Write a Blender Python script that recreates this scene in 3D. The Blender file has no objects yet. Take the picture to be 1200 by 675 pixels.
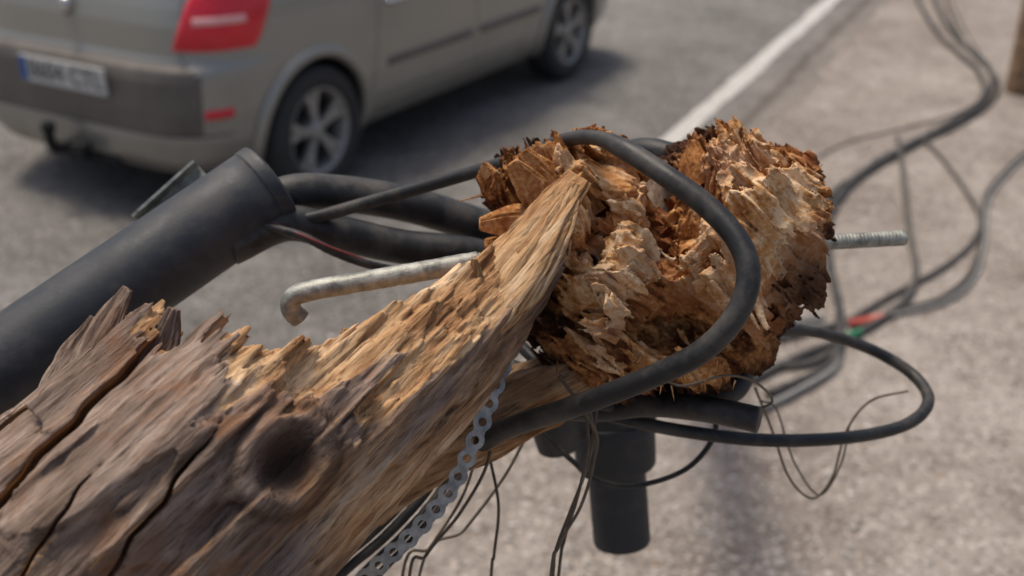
import bpy, math, random
import numpy as np
from mathutils import Matrix, Vector
random.seed(5)
rng = np.random.RandomState(7)
S = bpy.context.scene
S.view_settings.view_transform = 'Standard'
S.view_settings.look = 'None'
S.view_settings.exposure = 0

# ------------------------------------------------------------------ camera
F = 1320.0; CH = 2.12
PIT = math.radians(25.4); CP, SP = math.cos(PIT), math.sin(PIT)
cd = bpy.data.cameras.new("camera"); cam = bpy.data.objects.new("camera", cd)
S.collection.objects.link(cam); S.camera = cam
cam.location = (0, 0, CH); cam.rotation_euler = (math.pi/2 - PIT, 0, 0)
cd.sensor_width = 36; cd.lens = 36*F/1200; cd.clip_end = 2000; cd.clip_start = 0.05
cd.dof.use_dof = True; cd.dof.focus_distance = 0.86; cd.dof.aperture_fstop = 4.7

def PT(u, v, d):      # image pixel + estimated depth, unprojected through the camera -> world position
    x = (u-600)/F*d; y = (337.5-v)/F*d
    return np.array([x, CP*d + SP*y, CH + CP*y - SP*d])
def G(u, v, h=0.0):   # image pixel -> point where its camera ray meets the ground
    x = (u-600)/F; y = (337.5-v)/F
    w = np.array([x, CP+SP*y, CP*y-SP]); t = (CH-h)/-w[2]
    return np.array([0, 0, CH]) + w*t

# ------------------------------------------------------------------ noise
T = rng.rand(64, 64, 64).astype(np.float32)
def vn(x, y, z):
    xi = np.floor(x).astype(np.int32); yi = np.floor(y).astype(np.int32); zi = np.floor(z).astype(np.int32)
    fx = (x-xi).astype(np.float32); fy = (y-yi).astype(np.float32); fz = (z-zi).astype(np.float32)
    fx = fx*fx*(3-2*fx); fy = fy*fy*(3-2*fy); fz = fz*fz*(3-2*fz)
    x0 = xi & 63; x1 = (xi+1) & 63; y0 = yi & 63; y1 = (yi+1) & 63; z0 = zi & 63; z1 = (zi+1) & 63
    a = T[x0, y0, z0]*(1-fx)+T[x1, y0, z0]*fx
    b = T[x0, y1, z0]*(1-fx)+T[x1, y1, z0]*fx
    c = T[x0, y0, z1]*(1-fx)+T[x1, y0, z1]*fx
    d = T[x0, y1, z1]*(1-fx)+T[x1, y1, z1]*fx
    return (a*(1-fy)+b*fy)*(1-fz)+(c*(1-fy)+d*fy)*fz
def cn(x, y, z):
    return T[np.floor(x).astype(np.int32) & 63, np.floor(y).astype(np.int32) & 63, np.floor(z).astype(np.int32) & 63]

# ------------------------------------------------------------------ mesh helpers
def link(o, parent=None):
    S.collection.objects.link(o)
    if parent is not None: o.parent = parent
    return o
def empty(name, loc=(0, 0, 0)):
    e = bpy.data.objects.new(name, None); e.empty_display_size = .1; e.location = loc
    S.collection.objects.link(e); return e
def mk(name, V, Fc, mat, smooth=True, parent=None, M=None):
    me = bpy.data.meshes.new(name)
    me.from_pydata([tuple(map(float, v)) for v in V], [], [tuple(int(i) for i in f) for f in Fc]); me.update()
    if smooth: me.polygons.foreach_set('use_smooth', [True]*len(me.polygons))
    for m in (mat if isinstance(mat, (list, tuple)) else [mat]): me.materials.append(m)
    o = bpy.data.objects.new(name, me); link(o, parent)
    if M is not None: o.matrix_local = M
    return o
def mkbig(name, V, Q, mat, parent=None, M=None, attrs=None, smooth=True):
    me = bpy.data.meshes.new(name); n = len(Q)
    me.vertices.add(len(V)); me.vertices.foreach_set('co', V.astype(np.float32).ravel())
    me.loops.add(n*4); me.loops.foreach_set('vertex_index', Q.astype(np.int32).ravel())
    me.polygons.add(n); me.polygons.foreach_set('loop_start', np.arange(0, n*4, 4, dtype=np.int32))
    me.update(calc_edges=True); me.validate()
    me.polygons.foreach_set('use_smooth', np.full(len(me.polygons), smooth))
    for k, a in (attrs or {}).items():
        at = me.attributes.new(k, 'FLOAT', 'POINT'); at.data.foreach_set('value', a.astype(np.float32))
    me.materials.append(mat)
    o = bpy.data.objects.new(name, me); link(o, parent)
    if M is not None: o.matrix_local = M
    return o
def surface_nets(Fd, org, sp):
    Fd[0] = Fd[-1] = 1; Fd[:, 0] = Fd[:, -1] = 1; Fd[:, :, 0] = Fd[:, :, -1] = 1
    ins = Fd < 0
    c = np.zeros(tuple(n-1 for n in Fd.shape), np.int8)
    for i in (0, 1):
        for j in (0, 1):
            for k in (0, 1):
                c += ins[i:ins.shape[0]-1+i, j:ins.shape[1]-1+j, k:ins.shape[2]-1+k]
    idx = np.argwhere((c > 0) & (c < 8)); del c
    offs = [(i, j, k) for i in (0, 1) for j in (0, 1) for k in (0, 1)]
    val = {o: Fd[idx[:, 0]+o[0], idx[:, 1]+o[1], idx[:, 2]+o[2]] for o in offs}
    acc = np.zeros((len(idx), 3)); cnt = np.zeros(len(idx))
    for a in offs:
        for ax in range(3):
            if a[ax] == 0:
                b = list(a); b[ax] = 1; b = tuple(b)
                m = (val[a] < 0) != (val[b] < 0)
                t = np.where(m, val[a]/np.where(m, val[a]-val[b], 1), 0)
                p = np.tile(np.array(a, float), (len(idx), 1)); p[:, ax] = t
                acc += p*m[:, None]; cnt += m
    V = (idx + acc/cnt[:, None])*np.array(sp)+np.array(org)
    vid = np.full(tuple(n-1 for n in Fd.shape), -1, np.int32); vid[idx[:, 0], idx[:, 1], idx[:, 2]] = np.arange(len(idx))
    Q = []
    for ax in range(3):
        o1, o2 = (ax+1) % 3, (ax+2) % 3
        sl0 = [slice(None)]*3; sl1 = [slice(None)]*3
        sl0[ax] = slice(0, -1); sl1[ax] = slice(1, None)
        A = ins[tuple(sl0)]; B = ins[tuple(sl1)]
        e = np.argwhere(A != B); fl = A[e[:, 0], e[:, 1], e[:, 2]]
        def g(d1, d2):
            q = e.copy(); q[:, o1] += d1; q[:, o2] += d2
            return vid[q[:, 0], q[:, 1], q[:, 2]]
        q = np.stack([g(-1, -1), g(0, -1), g(0, 0), g(-1, 0)], 1)
        q[~fl] = q[~fl][:, ::-1]; Q.append(q)
    Q = np.concatenate(Q)
    Q = Q[(Q >= 0).all(1)]
    lab = np.arange(len(V))
    for it in range(400):
        old = lab.copy(); m = lab[Q].min(1)
        np.minimum.at(lab, Q.ravel(), np.repeat(m, 4)); lab = lab[lab]; lab = lab[lab]
        if (old == lab).all(): break
    best = np.bincount(lab).argmax(); keep = lab == best
    Q = Q[keep[Q[:, 0]]]; re = np.cumsum(keep)-1
    return V[keep], re[Q]

def crom(P, n):
    P = np.array(P, float)
    P = np.vstack([2*P[0]-P[1], P, 2*P[-1]-P[-2]]); out = []
    m = len(P)-3; k = max(2, n//m)
    for i in range(m):
        p0, p1, p2, p3 = P[i:i+4]
        for t in np.linspace(0, 1, k, endpoint=False):
            out.append(.5*((2*p1)+(-p0+p2)*t+(2*p0-5*p1+4*p2-p3)*t*t+(-p0+3*p1-3*p2+p3)*t**3))
    out.append(P[-2]); return np.array(out)
def frames(C):
    t = np.gradient(C, axis=0); t /= np.linalg.norm(t, axis=1)[:, None]+1e-12
    a = np.array([0, 0, 1.]) if abs(t[0, 2]) < .9 else np.array([1., 0, 0])
    n = np.cross(t[0], a); n /= np.linalg.norm(n); N = [n]
    for i in range(1, len(C)):
        n = N[-1]-t[i]*np.dot(N[-1], t[i]); n /= np.linalg.norm(n); N.append(n)
    N = np.array(N); return t, N, np.cross(t, N)
def tube(name, P, r, mat, n=120, seg=14, rf=None, parent=None, smoothpath=True):
    C = crom(P, n) if smoothpath else np.array(P, float)
    t, N, B = frames(C); L = np.concatenate([[0], np.cumsum(np.linalg.norm(np.diff(C, axis=0), axis=1))])
    th = np.linspace(0, 2*np.pi, seg, endpoint=False)
    R = np.full((len(C), seg), 1.0)*(np.interp(np.linspace(0, 1, len(C)), np.linspace(0, 1, len(r)), r)[:, None] if hasattr(r, '__len__') else r)
    if rf: R = R*rf(L[:, None], th[None, :])
    V = C[:, None, :]+R[..., None]*(N[:, None, :]*np.cos(th)[None, :, None]+B[:, None, :]*np.sin(th)[None, :, None])
    V = V.reshape(-1, 3); Fc = []
    for i in range(len(C)-1):
        for j in range(seg):
            k = (j+1) % seg
            Fc.append((i*seg+j, i*seg+k, (i+1)*seg+k, (i+1)*seg+j))
    Fc.append(tuple(range(seg))[::-1]); Fc.append(tuple((len(C)-1)*seg+j for j in range(seg)))
    return mk(name, V, Fc, mat, True, parent)
def lathe(name, prof, mat, parent=None, M=None, seg=64, close=False):
    V = []; Fc = []; n = len(prof)
    for i in range(seg):
        a = 2*math.pi*i/seg
        for r, y in prof: V.append((r*math.cos(a), y, r*math.sin(a)))
    for i in range(seg):
        k = (i+1) % seg
        for j in range(n-1 if not close else n):
            l = (j+1) % n
            Fc.append((i*n+j, i*n+l, k*n+l, k*n+j))
    return mk(name, V, Fc, mat, True, parent, M)
def box(name, c, s, mat, parent=None, M=None, bev=0.0):
    V = [(c[0]+s[0]*a/2, c[1]+s[1]*b/2, c[2]+s[2]*d/2) for a in (-1, 1) for b in (-1, 1) for d in (-1, 1)]
    Fc = [(0, 1, 3, 2), (4, 6, 7, 5), (0, 4, 5, 1), (2, 3, 7, 6), (0, 2, 6, 4), (1, 5, 7, 3)]
    o = mk(name, V, Fc, mat, False, parent, M)
    if bev:
        b = o.modifiers.new('b', 'BEVEL'); b.width = bev; b.segments = 2
    return o

# ------------------------------------------------------------------ materials
class MB:
    def __init__(s, name):
        s.m = bpy.data.materials.new(name); s.m.use_nodes = True; s.nt = s.m.node_tree
        s.b = s.nt.nodes['Principled BSDF']; s.tc = s.nt.nodes.new('ShaderNodeTexCoord')
    def n(s, t, **k):
        x = s.nt.nodes.new(t)
        for a, b in k.items(): setattr(x, a, b)
        return x
    def l(s, a, b): s.nt.links.new(a, b)
    def co(s, sc):
        mp = s.n('ShaderNodeMapping'); mp.inputs['Scale'].default_value = sc; s.l(s.tc.outputs['Object'], mp.inputs['Vector']); return mp.outputs[0]
    def noise(s, sc=(1, 1, 1), det=4, rough=.6, scale=1, dist=0):
        x = s.n('ShaderNodeTexNoise'); x.inputs['Scale'].default_value = scale; x.inputs['Detail'].default_value = det
        x.inputs['Roughness'].default_value = rough; x.inputs['Distortion'].default_value = dist
        s.l(s.co(sc), x.inputs['Vector']); return x.outputs[0]
    def vor(s, sc, feat='F1'):
        x = s.n('ShaderNodeTexVoronoi'); x.feature = feat; x.inputs['Scale'].default_value = 1; s.l(s.co(sc), x.inputs['Vector']); return x
    def ramp(s, f, st):
        r = s.n('ShaderNodeValToRGB'); e = r.color_ramp.elements
        while len(e) < len(st): e.new(.5)
        for i, (p, c) in enumerate(st):
            e[i].position = p; e[i].color = (c[0], c[1], c[2], 1) if hasattr(c, '__len__') else (c, c, c, 1)
        s.l(f, r.inputs[0]); return r.outputs[0]
    def mix(s, f, a, b, mode='MIX'):
        x = s.n('ShaderNodeMix', data_type='RGBA', blend_type=mode)
        for i, v in ((0, f), (6, a), (7, b)):
            if isinstance(v, bpy.types.NodeSocket): s.l(v, x.inputs[i])
            elif i == 0: x.inputs[0].default_value = v
            else: x.inputs[i].default_value = (v[0], v[1], v[2], 1)
        return x.outputs[2]
    def math(s, op, a, b=0.0, c=0.0):
        x = s.n('ShaderNodeMath', operation=op)
        for i, v in enumerate((a, b, c)):
            if isinstance(v, bpy.types.NodeSocket): s.l(v, x.inputs[i])
            else: x.inputs[i].default_value = v
        return x.outputs[0]
    def attr(s, nm):
        a = s.n('ShaderNodeAttribute', attribute_name=nm); return a.outputs['Fac']
    def bump(s, h, st, dist, prev=None):
        b = s.n('ShaderNodeBump'); b.inputs['Strength'].default_value = st; b.inputs['Distance'].default_value = dist
        s.l(h, b.inputs['Height'])
        if prev is not None: s.l(prev, b.inputs['Normal'])
        return b.outputs[0]
    def out(s, col=None, rough=None, nrm=None, metal=0.0, spec=.5):
        for k, v in (('Base Color', col), ('Roughness', rough), ('Normal', nrm)):
            if v is None: continue
            if isinstance(v, bpy.types.NodeSocket): s.l(v, s.b.inputs[k])
            else: s.b.inputs[k].default_value = (v[0], v[1], v[2], 1) if hasattr(v, '__len__') else v
        s.b.inputs['Metallic'].default_value = metal; s.b.inputs['Specular IOR Level'].default_value = spec
        return s.m
def simple(name, c, rough=.5, metal=0.0, var=.35, sc=30, spec=.5, bump=0.0):
    m = MB(name); n = m.noise((sc, sc, sc), 3); hi = [min(1, x*(1+var)) for x in c]; lo = [x*(1-var) for x in c]
    nb = m.bump(m.noise((sc*8,)*3, 2), bump, .001) if bump else None
    return m.out(m.ramp(n, [(.3, lo), (.7, hi)]), m.ramp(n, [(.3, rough*.85), (.7, min(1, rough*1.2))]), nb, metal, spec)

def wood_mat():
    m = MB('pole_wood')
    n1 = m.noise((70, 70, 10), 6, .74, dist=.2); n2 = m.noise((330, 330, 34), 3, .65); n3 = m.noise((9, 9, 5), 3, .6); n0 = m.noise((24, 24, 8), 3, .6)
    nn = m.math('ADD', m.math('MULTIPLY', n1, .65), m.math('MULTIPLY', n0, .35))
    w = m.ramp(nn, [(.36, (.045, .031, .024)), (.44, (.135, .095, .072)), (.53, (.240, .175, .137)), (.64, (.42, .33, .265))])
    fr = m.ramp(nn, [(.36, (.16, .070, .028)), (.44, (.36, .190, .085)), (.53, (.55, .345, .180)), (.64, (.76, .57, .38))])
    f = m.math('ADD', m.attr('fresh'), m.math('MULTIPLY', m.math('SUBTRACT', n3, .5), .9))
    f = m.ramp(f, [(.35, 0), (.62, 1)])
    c = m.mix(f, w, fr)
    c = m.mix(m.ramp(n2, [(.32, .75), (.48, 0)]), c, (.055, .028, .014))
    stain = m.ramp(m.noise((18, 18, 12), 4, .65, dist=.7), [(.51, 0), (.66, .6)])
    c = m.mix(stain, c, (.20, .085, .034))
    c = m.mix(m.attr('knot'), c, (.030, .016, .010))
    nb = m.bump(n1, .7, .004); nb = m.bump(n2, .8, .0018, nb)
    return m.out(c, .85, nb, 0, .2)
def rot_mat():
    m = MB('rotten_wood')
    a = m.noise((40, 40, 40), 4, .65, dist=.4); b = m.noise((230, 230, 230), 4, .7)
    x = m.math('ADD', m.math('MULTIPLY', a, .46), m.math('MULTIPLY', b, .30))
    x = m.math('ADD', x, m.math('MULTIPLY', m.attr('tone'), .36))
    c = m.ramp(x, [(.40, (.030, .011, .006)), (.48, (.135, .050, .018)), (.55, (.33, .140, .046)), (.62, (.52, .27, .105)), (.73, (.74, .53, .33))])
    red = m.ramp(m.noise((15, 15, 15), 3, .6), [(.46, 0), (.60, .6)])
    c = m.mix(red, c, (.28, .098, .040), 'MIX')
    c = m.mix(m.ramp(b, [(.62, 0), (.73, .5)]), c, (.72, .52, .33))
    c = m.mix(m.attr('outer'), c, (.040, .023, .017))
    nb = m.bump(a, .4, .004); nb = m.bump(b, .9, .0022, nb)
    return m.out(c, .92, nb, 0, .12)
M_wood = wood_mat(); M_rot = rot_mat()
def cable_mat(name, c, rough, dust=.45):
    m = MB(name); n = m.noise((40, 40, 40), 5, .7); d = m.noise((9, 9, 9), 3, .6)
    col = m.mix(m.ramp(m.math('MULTIPLY', m.math('ADD', n, d), .5), [(.46, 0), (.66, dust)]), c, (.15, .13, .11))
    return m.out(col, m.ramp(n, [(.3, rough), (.7, rough+.25)]), m.bump(m.noise((300,)*3, 2), .3, .0006), 0, .4)
M_cab = cable_mat('cable_rubber', (.012, .013, .014), .40)
M_gcab = cable_mat('cable_rubber_dusty', (.030, .030, .030), .55, .7)
M_cond = cable_mat('conduit_plastic', (.021, .026, .033), .45, .35)
M_pipe = cable_mat('pipe_plastic', (.030, .031, .033), .5)
M_strand = simple('strand_dusty', (.075, .068, .06), .65, 0, .4, 60)
M_galv = simple('galvanised_steel', (.28, .28, .25), .5, .45, .5, 90, bump=.4)
M_strap = simple('strap_steel', (.33, .32, .30), .45, .45, .4, 90)
M_wire = simple('wire_brown', (.11, .085, .06), .55, .2, .4, 60)
M_greyc = simple('cable_grey', (.22, .215, .20), .6, 0, .2, 40)
M_red = simple('tape_red', (.50, .09, .06), .6, 0, .2)
M_green = simple('tape_green', (.02, .15, .07), .6, 0, .2)
M_redw = simple('wire_red', (.16, .03, .03), .5, 0, .2)

# ------------------------------------------------------------------ ground, road
def ground_mat(name, lo, mid, hi, crack=False):
    m = MB(name)
    big = m.noise((.9, .9, .9), 5, .68); med = m.noise((8, 8, 8), 5, .75); fine = m.noise((60, 60, 60), 3, .8); v = m.vor((80, 80, 80)); v2 = m.vor((26, 26, 26))
    x = m.math('ADD', m.math('MULTIPLY', big, .56), m.math('MULTIPLY', med, .36)); x = m.math('ADD', x, m.math('MULTIPLY', fine, .26))
    c = m.ramp(x, [(.48, lo), (.585, mid), (.68, hi)])
    c = m.mix(m.ramp(v.outputs['Color'], [(.76, 0), (.84, .6)]), c, [min(1, h*1.8) for h in hi])
    c = m.mix(m.ramp(v.outputs['Color'], [(.14, .7), (.24, 0)]), c, [h*.3 for h in lo])
    c = m.mix(m.ramp(v2.outputs['Distance'], [(.09, .5), (.16, 0)]), c, [min(1, h*1.5) for h in hi])
    if crack:
        sx = m.n('ShaderNodeSeparateXYZ'); m.l(m.tc.outputs['Object'], sx.inputs[0])
        wob = m.math('MULTIPLY', m.math('SUBTRACT', m.noise((2.2, 2.2, 2.2), 6, .75), .5), .30)
        e = m.math('ABSOLUTE', m.math('ADD', m.math('SUBTRACT', sx.outputs[0], .30), wob))
        c = m.mix(m.ramp(e, [(.016, .9), (.06, 0)]), c, (.035, .03, .027))
        dust = m.ramp(m.math('ADD', sx.outputs[0], m.math('MULTIPLY', big, .8)), [(.45, 0), (.95, .6)])
        c = m.mix(dust, c, (.24, .202, .17))
    nb = m.bump(fine, .8, .008); nb = m.bump(med, .4, .02, nb)
    return m.out(c, .88, nb, 0, .3)
M_ground = ground_mat('verge_ground', (.150, .123, .104), (.232, .199, .172), (.325, .287, .256))
M_road = ground_mat('road_asphalt', (.090, .084, .077), (.142, .134, .124), (.205, .195, .183), True)
def paint_mat():
    m = MB('road_paint'); n = m.noise((22, 22, 22), 5, .75); f = m.noise((110,)*3, 3, .7)
    c = m.mix(m.ramp(n, [(.45, 0), (.66, .75)]), (.50, .49, .46), (.20, .19, .175))
    return m.out(c, .75, m.bump(f, .5, .004), 0, .3)
M_paint = paint_mat()
mk('ground', [(-300, -300, 0), (300, -300, 0), (300, 300, 0), (-300, 300, 0)], [(0, 1, 2, 3)], M_ground, False)
az = math.radians(25.8)
RM = Matrix.Translation((.919, 6.45, 0)) @ Matrix.Rotation(-az, 4, 'Z')
def strip(name, x0, x1, z, mat, wob, y0=-120, y1=200, step=.08):
    ys = np.concatenate([np.arange(y0, -12, 4), np.arange(-12, 14, step), np.arange(14, y1, 4)]); V = []; Fc = []
    for y in ys:
        a = wob*(float(vn(np.array([y*3.1]), np.array([x0+9.]), np.array([1.]))[0]+.4*vn(np.array([y*11.1]), np.array([x0+9.]), np.array([1.]))[0])-.7)*2
        b = wob*(float(vn(np.array([y*3.1]), np.array([x1+19.]), np.array([5.]))[0]+.4*vn(np.array([y*11.1]), np.array([x0+9.]), np.array([7.]))[0])-.7)*2
        V += [(x0+a, y, z), (x1+b, y, z)]
    for i in range(len(ys)-1): Fc.append((2*i, 2*i+1, 2*i+3, 2*i+2))
    o = mk(name, V, Fc, mat, False); o.matrix_world = RM; return o
strip('road', -7.2, .46, .004, M_road, .08)
strip('road_edge_line', -.068, .068, .008, M_paint, .012)
strip('road_edge_line', -6.9, -6.77, .008, M_paint, .012)

def debris(name, n, mat, smin, smax, area, flat=.6, elong=1.0, seed=1):
    r = np.random.RandomState(seed); V = []; Fc = []
    for i in range(n):
        x, y = area(r); s = smin+(smax-smin)*r.rand()**3; a = r.rand()*6.28
        b = len(V)
        for (px, py, pz) in [(1, 0, 0), (0, 1, 0), (-1, 0, 0), (0, -1, 0), (0, 0, 1), (.7, .7, .4), (-.7, .6, .5), (-.6, -.7, .4), (.6, -.7, .5)]:
            q = np.array([px*elong, py, pz*flat])*s*(.7+.6*r.rand(3))
            V.append((x+q[0]*math.cos(a)-q[1]*math.sin(a), y+q[0]*math.sin(a)+q[1]*math.cos(a), .004+q[2]))
        ring = [0, 5, 1, 6, 2, 7, 3, 8]
        for k in range(8): Fc.append((b+ring[k], b+ring[(k+1) % 8], b+4))
    return mk(name, V, Fc, mat, False)
def area1(r):
    u = r.uniform(350, 1250); v = r.uniform(0, 1)**.6*760-60; p = G(u, v); return p[0], p[1]
M_stone = simple('stone', (.42, .39, .355), .85, 0, .5, 25)
debris('gravel', 4200, M_stone, .002, .012, area1, seed=3)
M_chip = simple('wood_chip', (.26, .17, .10), .85, 0, .4, 25)
def area2(r):
    return r.normal(.35, .7), abs(r.normal(2.6, .9))+.8
debris('wood_chips', 90, M_chip, .002, .008, area2, .3, 2.0, seed=4)

# ------------------------------------------------------------------ broken pole
pole = empty('broken_utility_pole')
K0 = PT(199, 569, .82); K1 = PT(430, 348, .92); Rl = .122
a_ = K1-K0; a_ /= np.linalg.norm(a_)
q_ = np.array([0, -CP, SP]); q_ = q_-a_*q_.dot(a_); q_ /= np.linalg.norm(q_)
p_ = np.cross(a_, q_)
if np.dot(np.cross(q_, p_), a_) < 0: p_ = -p_
ML = Matrix(((q_[0], p_[0], a_[0], K0[0]), (q_[1], p_[1], a_[1], K0[1]), (q_[2], p_[2], a_[2], K0[2]), (0, 0, 0, 1)))
def Rs(s): return Rl - .012*np.clip(s, -1, 1)
sp = (.0015, .0015, .0022); org = (-.137, -.137, -.36); nn = (184, 184, 372)
gx, gy, gz = [org[i]+np.arange(nn[i])*sp[i] for i in range(3)]
q, p, s = np.meshgrid(gx, gy, gz, indexing='ij')
q = q.astype(np.float32); p = p.astype(np.float32); s = s.astype(np.float32)
Fd = np.ones(q.shape, np.float32)
m = (np.sqrt(q*q+p*p) < Rl+.014) & ~((s > .2) & (p < -.02)); q = q[m]; p = p[m]; s = s[m]
def logfield(q, p, s, full=True):
    R = Rs(s); r = np.sqrt(q*q+p*p)
    n1 = vn(q*38+5, p*38+9, s*3.2+3); n2 = vn(q*130, p*130, s*14); n3 = vn(q*14+1, p*14, s*6+7); n4 = vn(q*300+3, p*300, s*36); n5 = vn(q*90+3, p*90, s*70)
    wx = vn(q*30+11, p*30, s*6)*.8; wy = vn(q*30, p*30+23, s*6)*.8
    fac = cn(q*9+20.3, p*27+wy+40.2, s*3.2+wx*.6+20)
    kd = np.sqrt(((s-.044)/1.25)**2+(p-.052)**2)
    kd = np.where(q > 0, kd, 1.)
    near = np.exp(-(kd/.034)**4)
    fo = r-R+(.007*(n1-.5)+.0060*(n2-.5)+.0035*(n4-.5)+.0030*(n5-.5)+.018*(fac-.5))*(1-.75*near)+.012*(n3-.5)-.010*np.exp(-((kd-.025)/.010)**2)+.006*np.exp(-(kd/.013)**2)
    if not full: return fo, kd
    c1 = cn(q*75+wx+40, p*95+wy+40, s*3+30); c2 = cn(q*170+wx*2+80, p*200+wy*2+80, s*9+60)
    calm = np.interp(s, [.20, .30], [1, .40])
    jag = (.050*(n1-.5)+.034*(c1-.5)+.020*(c2-.5)+.022*(n2-.5)+.010*(n4-.5))*calm
    sj = s-jag; pr = p/R; qr = q/R
    c = np.interp(sj, [-1, .025, .045, .060, .085, .14, .27, .35, .41], [-1.35, -1.25, -.95, -.50, -.06, .13, .36, .42, .60])
    d = np.interp(s-jag*.5, [-1, .22, .31, .35, .41, .45], [1.4, 1.1, .92, .78, .56, .38])
    qm = np.interp(sj+.03*near, [-1, .04, .10, .2, .3, .42], [1.4, 1.2, .84, .72, .53, .33])+.25*near
    qn = np.interp(s, [-1, .1, .2, .3, .42], [1.4, 1.1, .7, .35, .05])
    det = (.008*(n2-.5)+.005*(n4-.5)+.005*(n5-.5))*(.4+.6*calm)
    f = np.maximum(fo, (c-pr)*R+det); f = np.maximum(f, (pr-d)*R+det*.5); f = np.maximum(f, (qr-qm)*R+det); f = np.maximum(f, (-qr-qn)*R)
    w = (vn(s*16, s*0+3, s*0+1)-.5)*.007+(vn(s*70, s*0+3, s*0+1)-.5)*.004
    def crk(f, p0, sl, wd, s0, s1, dep=.2):
        t = np.abs(p-(p0+sl*s)*1.0-w); ww = wd*np.clip((s-s0)/.05, 0, 1)*np.clip((s1-s)/.05, 0, 1)-(1-np.clip((q/R-dep)*3, 0, 1))*.01
        return np.maximum(f, ww-t)
    f = crk(f, -.066, -.12, .0036, -.5, .16)
    f = crk(f, .010, -.2, .0016, -.3, .04, .5)
    f = crk(f, -.100, -.05, .0026, -.5, .10, .0)
    f = crk(f, -.030, -.15, .0013, -.5, -.02, .5)
    return f
fv = np.empty(len(q), np.float32)
for i in range(0, len(q), 1500000):
    k = slice(i, i+1500000); fv[k] = logfield(q[k], p[k], s[k])
Fd[m] = fv; del q, p, s, fv, m
V, Q = surface_nets(Fd, org, sp); del Fd
fo, kd = logfield(V[:, 0], V[:, 1], V[:, 2], False)
fresh = np.clip((-fo-.003)/.006, 0, 1)
fresh = np.where(V[:, 2] < -.34, 0, fresh)
fresh = np.maximum(fresh, .42*np.clip((V[:, 1]-.03)/.05, 0, 1)*np.clip((V[:, 2]+.10)/.15, 0, 1))
knot = np.clip(np.exp(-(kd/.020)**4)*.92+.55*np.exp(-((kd-.033)/.003)**2), 0, 1)
mkbig('splintered_trunk', V, Q, M_wood, pole, ML, {'fresh': fresh, 'knot': knot})
tg = K0[2]/a_[2]
sv = np.linspace(-.352, -tg-.05, 150); th = np.linspace(0, 2*np.pi, 160, endpoint=False)
A, B = np.meshgrid(sv, th, indexing='ij'); rr = Rl+.006+.0*A
qx = rr*np.cos(B); px = rr*np.sin(B)
dn = .012*(vn(qx*38+5, px*38+9, A*2.2+3)-.5)+.006*(vn(qx*150, px*150, A*7)-.5)+.006
rr = rr-dn; V = np.stack([rr*np.cos(B), rr*np.sin(B), A], -1).reshape(-1, 3)
n = 160; Q = [(i*n+j, (i+1)*n+j, (i+1)*n+(j+1) % n, i*n+(j+1) % n) for i in range(149) for j in range(n)]
mkbig('trunk_lower', V, np.array(Q), M_wood, pole, ML, {'fresh': np.zeros(len(V)), 'knot': np.zeros(len(V))})

# rotten broken face of the other half
HC = PT(785, 305, .955); PXM = .955/F
MH = Matrix(((1, 0, 0, HC[0]), (0, SP, -CP, HC[1]), (0, CP, SP, HC[2]), (0, 0, 0, 1)))
angs = np.radians([0, 15, 30, 48, 62, 76, 88, 98, 110, 125, 140, 152, 160, 172, 185, 205, 225, 250, 270, 300, 330, 360])
rads = np.array([172, 192, 186, 164, 160, 154, 112, 106, 140, 172, 210, 222, 212, 160, 148, 146, 172, 146, 138, 168, 156, 172])*PXM
sp = (.0012,)*3; org = (-.175, -.135, -.13); nn = (284, 226, 182)
gx, gy, gz = [org[i]+np.arange(nn[i])*sp[i] for i in range(3)]
x, y, z = [t.astype(np.float32) for t in np.meshgrid(gx, gy, gz, indexing='ij')]
def nrmv(v): v = np.array(v, float); return v/np.linalg.norm(v)
e1 = nrmv((-.60, .55, .40)); e2 = nrmv(np.cross(e1, (0, 0, 1))); e3 = np.cross(e1, e2)
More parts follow.
